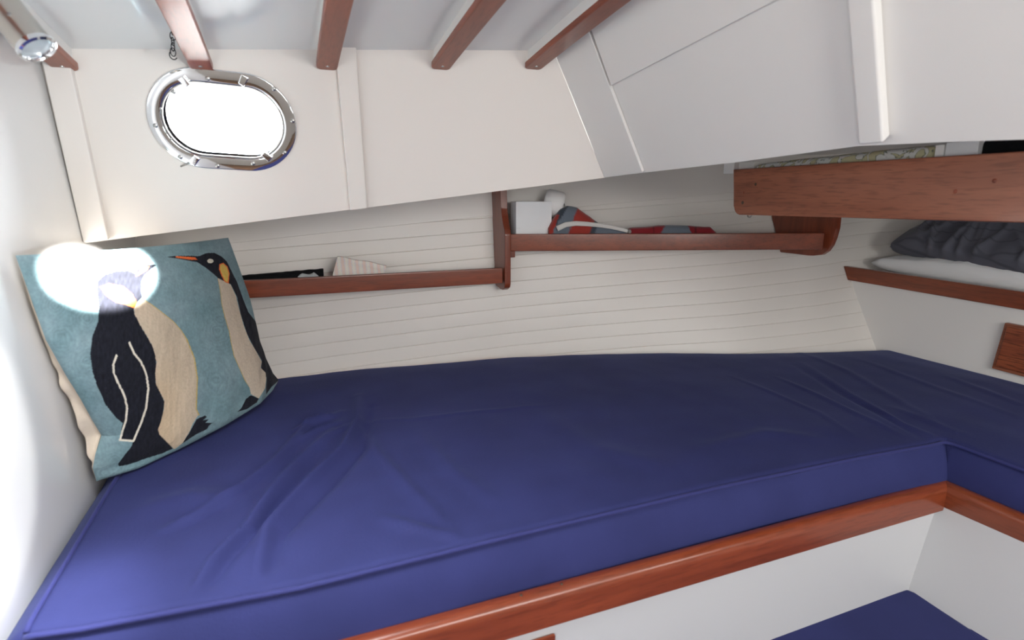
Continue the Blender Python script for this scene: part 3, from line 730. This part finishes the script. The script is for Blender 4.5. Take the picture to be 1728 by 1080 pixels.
bm = pillow_bm(Vv((1.725, 1.195, -.160)), Vv((1.655, .45, -.235)), Vv((2.1, .42, .00)), Vv((1.98, 1.10, -.01)), .055, 150, 110, wr_=.0, exp_=.22)
# folds
n_ = Vv((-.5, .1, .86)).normalized()
def fold(p):
    q = p*7; w1 = noise.noise(Vv((q.x*.6+q.y*1.2, q.y*.5, q.z)))
    f1 = 1-abs(noise.noise(Vv((p.x*5+p.y*9, p.y*4-p.x*3, 2.2))))*2.2
    f2 = 1-abs(noise.noise(Vv((p.x*11-p.y*7, p.y*10, 7.2))))*2
    f3 = 1-abs(noise.noise(Vv((p.x*3-p.y*13, p.y*3+p.x*2, 4.4))))*3.2
    return .022*w1+.016*max(0, f1)**3+.008*max(0, f2)**3+.014*max(0, f3)**3
for v in bm.verts: v.co += n_*fold(v.co.copy())*.9
o = link('bed_pillow', bm, M_char, smooth=True); tag(o, 'crumpled charcoal striped pillow piled on the white one', 'pillow')

# ---------------------------------------------------------------- things on the upper hull shelf
def yrail(x): return r2a.y+(x-r2a.x)*dirr.y/dirr.x
zsh = zb2+.013
a_ = at(872, 340, 1, 1.415); b_ = at(932, 340, 1, 1.395)
q0 = Vv((a_.x, yrail(a_.x)+.0165, zsh)); q1 = Vv((b_.x, yrail(b_.x)+.0165, zsh))
q0 = Vv((at(872, 370, 1, 1.43).x, 1.43+.005, zsh)); q1 = Vv((at(932, 370, 1, 1.425).x, 1.428, zsh))
zt = at(900, 340, 1, 1.43).z
bm = prism([q0, q1, q1+Vv((.0, .04, 0)), q0+Vv((0, .04, 0))], (0, 0, 1), zt-zsh, .0015)
tb_ = thing('tissue_box', 'square white carton on the upper hull shelf beside the tall bracket', 'box', (lerp(q0, q1, .5)+Vv((0, .02, 0))))
link('box', bm, M_card, tb_, smooth=40)
link('lid_seam', box(q0.x+.001, q1.x-.001, q0.y-.0008, q0.y+.003, zsh+.048, zsh+.0487), M_strap, tb_)
rc = at(938, 345, 1, 1.462); axr = Vv((.82, -.40, -.18)).normalized()
bm = lathe([(.012, -.024), (.014, -.026), (.032, -.027), (.037, -.022), (.038, 0), (.037, .022), (.032, .027), (.014, .026), (.012, .024), (.012, -.024)], rc-axr*.006, axr, 36)
for v in bm.verts: v.co += Vv((1, .3, .6))*noise.noise(v.co*22)*.006
tr_ = thing('paper_roll', 'roll of white paper behind the white carton on the upper shelf', 'paper roll', rc-Vv((0, 0, .034)))
link('roll', bm, M_paper, tr_, smooth=50)
bm, _ = gridmesh(12, 10, lambda u, v: rc+Vv((.012+.018*v+.004*math.sin(u*4), -.028+.012*u, .006-.045*v+.01*u)))
link('loose_sheet', bm, M_paper, tr_, smooth=True)

RED = (.30, .035, .025); DRED = (.22, .012, .018); GRY = (.13, .155, .19); DG = (.04, .05, .065)
M_fab = vcol('bag_canvas', bump=.3, bscale=300, detail=.05)
def paint(o, fn):
    me = o.data; at_ = me.color_attributes.new('Col', 'FLOAT_COLOR', 'POINT')
    for v in me.vertices:
        p = v.co-Vv((0, 0, CZ)); c_ = fn(p); at_.data[v.index].color = (*c_, 1)
def shelfst(px, dep, yoff=.02, ext=0):
    st = []; n = 90
    for k in range(n):
        x = lerp(px[0][0], px[-1][0], k/(n-1)); y = interp(x, px)
        # find point over shelf
        p = at(x, y, 1, 1.40)
        for _ in range(6): p = at(x, y, 1, yrail(p.x)+yoff+dep)
        h = max(.001, (p.z-zsh)/2); st.append((Vv((p.x, p.y, zsh+h)), Vv((nn.x, nn.y, 0))*dep, h))
    return st
px = [(925, 385), (936, 366), (946, 353), (957, 348), (974, 351), (985, 358), (1000, 370), (1012, 375), (1022, 378), (1035, 382), (1055, 387), (1068, 391)]
bg1 = thing('canvas_bag', 'slumped red and grey canvas bag with a pale strap on the upper shelf', 'bag', at(990, 390, 1, 1.39)*1)
o = link('bag_body', loft(shelfst(px, .024), 40, e=2.6, nz=.005, nsc=22), M_fab, bg1, smooth=True)
def bagc(p):
    x, y = toscreen(p); s = x+ (y-370)*.35
    if s < 941: return RED if y > 362 else DG
    if s < 945+ (370-y)*.3: return DG
    if s < 968: return GRY
    if s < 1004: return RED
    if s < 1012: return DG
    if y > 384 and 985 < s < 1000: return RED
    return GRY
paint(o, bagc)
sp = [(940, 386), (955, 379), (972, 377), (990, 378), (1010, 380), (1030, 383), (1052, 388), (1062, 391)]
pts = []
for x, y in sp:
    p = at(x, y, 1, 1.37)
    for _ in range(6): p = at(x, y, 1, yrail(p.x)+.014)
    pts.append(p)
pp = []
for i in range(len(pts)-1):
    for k in range(6): pp.append(lerp(pts[i], pts[i+1], k/6))
stp = link('strap', tube(pp+[pts[-1]], lambda t: .0075-.003*t, 12, flat=.25), M_strap, bg1, smooth=True)
link('buckle', lathe([(0, .002), (.005, .002), (.006, 0), (.005, -.002), (0, -.002)], pts[-1]+Vv((0, -.001, 0)), (0, 1, 0), 16), M_screw, stp, smooth=40)
px = [(1056, 389), (1064, 384), (1090, 383), (1102, 381), (1112, 380), (1160, 380.5), (1175, 382), (1196, 382.5), (1206, 392)]
o = link('folded_canvas', loft(shelfst(px, .022), 40, e=3.2, nz=.0015, nsc=40), M_fab, smooth=True)
def fc(p):
    x, y = toscreen(p)
    if 1120-(y-385)*.5 < x < 1163+(y-385)*.5: return GRY
    if x < 1102: return DRED
    if abs(x-1102) < 1.5 or abs(x-1174) < 1.5: return (.09, .006, .01)
    return DRED
paint(o, fc); tag(o, 'folded dark red canvas with a grey middle panel, right of the slumped bag', 'canvas')

# things on the lower hull shelf
z1 = ZS1-.026
def lowst(px, dep, yc):
    st = []
    for k in range(60):
        x = lerp(px[0][0], px[-1][0], k/59); y = interp(x, px); p = at(x, y, 1, yc); h = max(.001, (p.z-z1)/2)
        st.append((Vv((p.x, yc, z1+h)), Vv((0, dep, 0)), h))
    return st
o = link('black_pouch', loft(lowst([(380, 468), (414, 464.5), (480, 459), (538, 454), (545.5, 453.5)], .018, 1.475), 20, e=4, nz=.0012, nsc=60), M_black, smooth=50)
tag(o, 'long flat black mesh pouch on the lower hull shelf', 'pouch')
M_plastic = mat('clear_plastic', (.45, .48, .48), .15, coat=1, bump=.6, bscale=60)
o = link('plastic_bag', loft(lowst([(504, 466), (512, 461), (522, 462), (530, 460), (538, 466)], .007, 1.452), 18, e=2, nz=.004, nsc=70), M_plastic, smooth=True)
tag(o, 'small crumpled clear plastic bag between the black pouch and the printed paper', 'bag')
a_, b_, c_, d_ = at(556, 467, 1, 1.452), at(641, 462, 1, 1.452), at(652, 448, 1, 1.470), at(570, 433, 1, 1.482)
a_.z = z1+.001; b_.z = z1+.001
bm, _ = gridmesh(30, 16, lambda u, v: lerp(lerp(a_, b_, u), lerp(d_, c_, u), v)+Vv((0, -.002*math.sin(u*9)+.001*math.sin(v*14+u*3), .0012*math.sin(u*12))))
ret = bmesh.ops.extrude_face_region(bm, geom=list(bm.faces)); bmesh.ops.translate(bm, verts=[g for g in ret['geom'] if isinstance(g, bmesh.types.BMVert)], vec=(0, .006, .001))
o = link('folded_paper', bm, M_print, smooth=40); tag(o, 'folded paper with faint pink and blue print leaning on the lower hull shelf', 'paper')

# ---------------------------------------------------------------- penguin throw cushion
BL, BR = Vv((-.312, 1.022, -.442)), Vv((-.055, 1.378, -.428)); TR, TL = Vv((-.118, 1.33, -.086)), Vv((-.3125, .88, -.0735))
BL = at(163, 812, 2, -.443); BR = at(470, 641, 2, -.425); TR = at(385, 401, 1, 1.33); TL = at(26, 431, 0, -.318)
def P24(s): return [(x/2.4, 380+y/2.4) for x, y in s]
BODY1 = P24([(392, 262), (396, 225), (425, 200), (470, 186), (520, 184), (548, 196), (560, 178), (598, 160), (636, 160), (612, 178), (584, 204), (574, 225), (572, 265), (576, 292), (556, 312), (541, 340), (545, 360), (572, 412), (602, 462), (626, 506), (633, 560), (630, 640), (650, 680), (666, 715), (660, 762), (642, 830), (650, 848), (680, 880), (700, 905), (655, 925), (590, 945), (520, 970), (482, 977), (478, 967), (505, 930), (530, 900), (540, 875), (484, 870), (497, 802), (470, 780), (430, 730), (400, 668), (376, 600), (365, 522), (374, 450), (397, 392), (401, 330)])
BELLY1 = P24([(543, 338), (556, 316), (578, 302), (606, 318), (652, 352), (702, 392), (735, 430), (755, 465), (785, 540), (797, 620), (794, 700), (792, 745), (803, 768), (780, 805), (768, 835), (740, 882), (706, 908), (682, 884), (646, 848), (640, 828), (652, 795), (664, 745), (666, 712), (650, 680), (632, 645), (629, 600), (634, 555), (622, 500), (602, 460), (570, 408), (546, 362)])
NECK1 = P24([(405, 250), (440, 236), (500, 248), (536, 280), (556, 314), (543, 336), (510, 322), (470, 312), (430, 285)])
BEAK1 = P24([(549, 204), (566, 184), (590, 168), (606, 165), (596, 182), (570, 198), (552, 208)])
FOOT1 = P24([(796, 786), (830, 770), (838, 776), (822, 790), (846, 786), (832, 800), (862, 800), (846, 812), (838, 826), (790, 850), (745, 880), (708, 906), (738, 884), (766, 842)])
HEAD2 = P24([(676, 129), (720, 124), (775, 124), (805, 126), (835, 113), (868, 112), (896, 126), (918, 146), (936, 182), (960, 230), (985, 300), (1006, 352), (1040, 396), (1060, 450), (1085, 505), (1112, 565), (1125, 592), (1110, 600), (1132, 614), (1125, 632), (1100, 655), (1078, 686), (1078, 650), (1080, 616), (1060, 590), (1058, 575), (1060, 548), (1030, 498), (1000, 440), (975, 362), (960, 290), (935, 240), (885, 216), (862, 195), (838, 176), (800, 150), (760, 143), (712, 134)])
BELLY2 = P24([(882, 214), (906, 226), (934, 240), (955, 285), (972, 355), (990, 415), (1010, 465), (1038, 512), (1060, 553), (1056, 578), (1076, 598), (1078, 625), (1074, 660), (1048, 702), (1016, 684), (1010, 655), (992, 625), (972, 580), (950, 530), (938, 480), (930, 430), (912, 370), (900, 320), (893, 260)])
CHEEK2 = P24([(888, 158), (905, 152), (922, 168), (930, 195), (926, 236), (910, 230), (897, 205), (887, 178)])
BEAK2 = P24([(712, 125), (790, 130), (800, 140), (770, 140), (712, 131)])
TAIL2 = P24([(1048, 702), (1016, 688), (996, 704), (978, 740), (962, 756), (1000, 745), (1040, 718)])
def inside(p, poly):
    x, y = p; c_ = False; n = len(poly); j = n-1
    for i in range(n):
        xi, yi = poly[i]; xj, yj = poly[j]
        if (yi > y) != (yj > y) and x < (xj-xi)*(y-yi)/(yj-yi)+xi: c_ = not c_
        j = i
    return c_
def dline(p, pl):
    return min(seg(Vector(p), Vector(a), Vector(b))[0] for a, b in zip(pl, pl[1:]))
def bbox(pl, m=0): return (min(q[0] for q in pl)-m, max(q[0] for q in pl)+m, min(q[1] for q in pl)-m, max(q[1] for q in pl)+m)
LA = P24([(472, 528), (459, 565), (461, 600), (480, 642), (504, 690), (515, 740), (510, 790), (497, 830), (486, 870), (540, 874)])
LB = P24([(525, 476), (540, 515), (572, 555), (593, 605), (601, 660), (592, 740), (572, 800), (543, 868)])
EDG1 = P24([(578, 302), (606, 318), (652, 352), (702, 392), (735, 430), (757, 465), (787, 540), (799, 620), (796, 700), (794, 745), (805, 768)])
EDG2 = P24([(884, 216), (893, 260), (900, 320), (912, 370), (930, 430), (938, 480), (950, 530), (972, 580), (992, 625), (1012, 655)])
TEAL = (.20, .305, .33); BLK = (.012, .013, .020); CRM = (.62, .52, .40); CRM1 = (.56, .46, .34); ORG = (.80, .16, .04); MUS = (.50, .38, .14); YEL = (.72, .50, .12); WHT = (.75, .70, .58)
shapes = [(BODY1, BLK), (FOOT1, BLK), (NECK1, ORG), (BELLY1, 'b1'), (BEAK1, ORG), (HEAD2, BLK), (TAIL2, BLK), (BELLY2, CRM), (CHEEK2, 'ch'), (BEAK2, ORG)]
shapes = [(s, c_, bbox(s)) for s, c_ in shapes]
rings_c = [(random.uniform(20, 470), random.uniform(390, 800), random.uniform(.8, 1.3)) for _ in range(26)]
def teal(x, y):
    n1 = noise.noise(Vv((x*.02, y*.02, 5))); n2 = noise.noise(Vv((x*.09, y*.09, 1)))
    best = min(((x-a)**2+(y-b)**2, s) for a, b, s in rings_c)
    n3 = noise.noise(Vv((x*.035, y*.035, 9))); sw = math.sin(math.sqrt(best[0])*.85*best[1]+n2*3.5+n3*3)*max(.0, math.exp(-math.sqrt(best[0])/26)+.25*n3)
    f = 1+.22*n1+.12*n2+.11*sw+.10*noise.noise(Vv((x*.25, y*.25, 2))); g = 1+.12*n1
    return (TEAL[0]*f*g, TEAL[1]*f, TEAL[2]*f)
def art(x, y):
    c_ = None
    for s, col, bb in shapes:
        if bb[0] <= x <= bb[1] and bb[2] <= y <= bb[3] and inside((x, y), s): c_ = col
    if c_ is None:
        c_ = teal(x, y)
        if 230 < x < 340 and 495 < y < 710 and dline((x, y), EDG1) < 1.3: c_ = MUS
        elif 365 < x < 430 and 465 < y < 660 and dline((x, y), EDG2) < 1.2: c_ = MUS
    elif c_ == 'b1':
        st_ = noise.noise(Vv((x*.22, y*.02, 0))); tn = sm((y-560)/140)*sm((330-x)/60); c_ = [a*(1+.10*st_) for a in CRM1]; c_ = (c_[0]*(1+.05*tn), c_[1]*(1-.02*tn), c_[2]*(1-.12*tn))
    elif c_ == 'ch':
        c_ = ORG if min(seg(Vector((x, y)), Vector(a), Vector(b))[0] for a, b in zip(CHEEK2, CHEEK2[1:]+CHEEK2[:1])) < 1.6 else YEL
    elif c_ == BLK:
        f = 1+.5*noise.noise(Vv((x*.25, y*.1, 3))); c_ = tuple(a*f for a in BLK)
    if 185 < x < 256 and 570 < y < 750 and (dline((x, y), LA) < 1.7 or dline((x, y), LB) < 1.7): c_ = WHT
    if ((x-355)/5.2)**2+((y-440.5)/3.6)**2 < 1: c_ = WHT
    return c_
pn = ((BR-BL).cross(TL-BL)).normalized()
if pn.dot(-BL) < 0: pn = -pn
def fshape(u, v, th, sgn):
    p = lerp(lerp(BL, BR, u), lerp(TL, TR, u), v)
    ln = lerp(BL, BR, u); sx, sy = toscreen(ln)
    dd = interp(u, [(0, 0), (.06, 6), (.15, 14), (.35, 22), (.6, 25), (.85, 22), (.95, 12), (1, 0)])
    p = p+(at(sx, sy+dd, 2, ln.z-.004*min(1, dd/14))-ln)*(1-v)**3
    ex = 4*u*(1-u); ey = 4*v*(1-v); h = (ex*ey)**.5
    li = interp(v, [(0, 0), (.07, .001), (.13, .012), (.2, .030), (.29, .024), (.4, .018), (.51, .010), (.68, 0), (1, 0)])
    ri = interp(v, [(0, 0), (.07, .011), (.19, .017), (.33, .019), (.48, .012), (.63, .004), (1, 0)])
    inn = 0
    p = p+(BR-BL).normalized()*(li*(1-u)**5-ri*u**5)
    p = p+(BR-BL).normalized()*inn*ey*((1-u)**6-u**6)*1.0*(1 if sgn > 0 else 1)+Vv((0, 0, 1))*(-.004)*ex*(v**6)
    q = p+pn*sgn*th*h
    if sgn > 0:
        cr_ = sm((.10-v)/.10)*sm((.25-abs(u-.12))/.25)
        q += pn*.008*math.sin(v*70+u*4)*cr_*.5*min(1, ex*6)
        cr2_ = sm((u-.80)/.2)*sm((.35-v)/.3); q += pn*.006*math.sin((u*1.0-v*.6)*55)*cr2_*min(1, ex*ey*8)
        q += pn*(.0035*noise.noise(p*14)+.0009*noise.noise(p*70))*min(1, ex*ey*8)
    else:
        q += (pn*.006*noise.noise(p*20)+(BL-BR).normalized()*.004*noise.noise(p*35))*min(1, ex*ey*8+.3)
    return q
pil = thing('throw_cushion', 'square teal throw cushion embroidered with two penguins, leaning in the left corner', 'cushion', (BL+BR)/2)
NG = 400
bm, V = gridmesh(NG+1, NG+1, lambda u, v: fshape(u, v, .042, 1))
o = link('embroidered_front', bm, None, pil, smooth='keep')
m = vcol('crewel_wool', rough=.95, sheen=.04, bump=.55, bscale=230, detail=.09); o.data.materials.append(m)
o.data.flip_normals() if o.data.polygons[0].normal.dot(pn) < 0 else None
at_ = o.data.color_attributes.new('Col', 'FLOAT_COLOR', 'POINT')
for v in o.data.vertices:
    x, y = toscreen(v.co-Vv((0, 0, CZ))); at_.data[v.index].color = (*art(x, y), 1)
def backf(u, v):
    q = fshape(u, v, .050, -1)
    # fullness bellying out along the left seam
    k_ = math.exp(-(u/.10)**2)*math.sin(math.pi*min(1, max(0, v)))**.7
    li = interp(v, [(0, 0), (.07, .004), (.13, .016), (.2, .032), (.29, .026), (.4, .020), (.51, .012), (.68, .002), (1, 0)])
    q += (BL-BR).normalized()*(li*.72+.002*k_)*sm(u/.025)*sm((.34-u)/.30)
    q += (BL-BR).normalized()*.0025*math.sin(v*48+2*math.sin(v*9))*sm(u/.02)*sm((.2-u)/.15)*sm((.7-v)/.3)*sm(v/.05)
    return q
def fu(u): return u*u*(3-2*u) if False else u
bm, V = gridmesh(140, 120, lambda u, v: backf(u**1.6, v))
link('back_panel', bm, M_wool, pil, smooth=True)
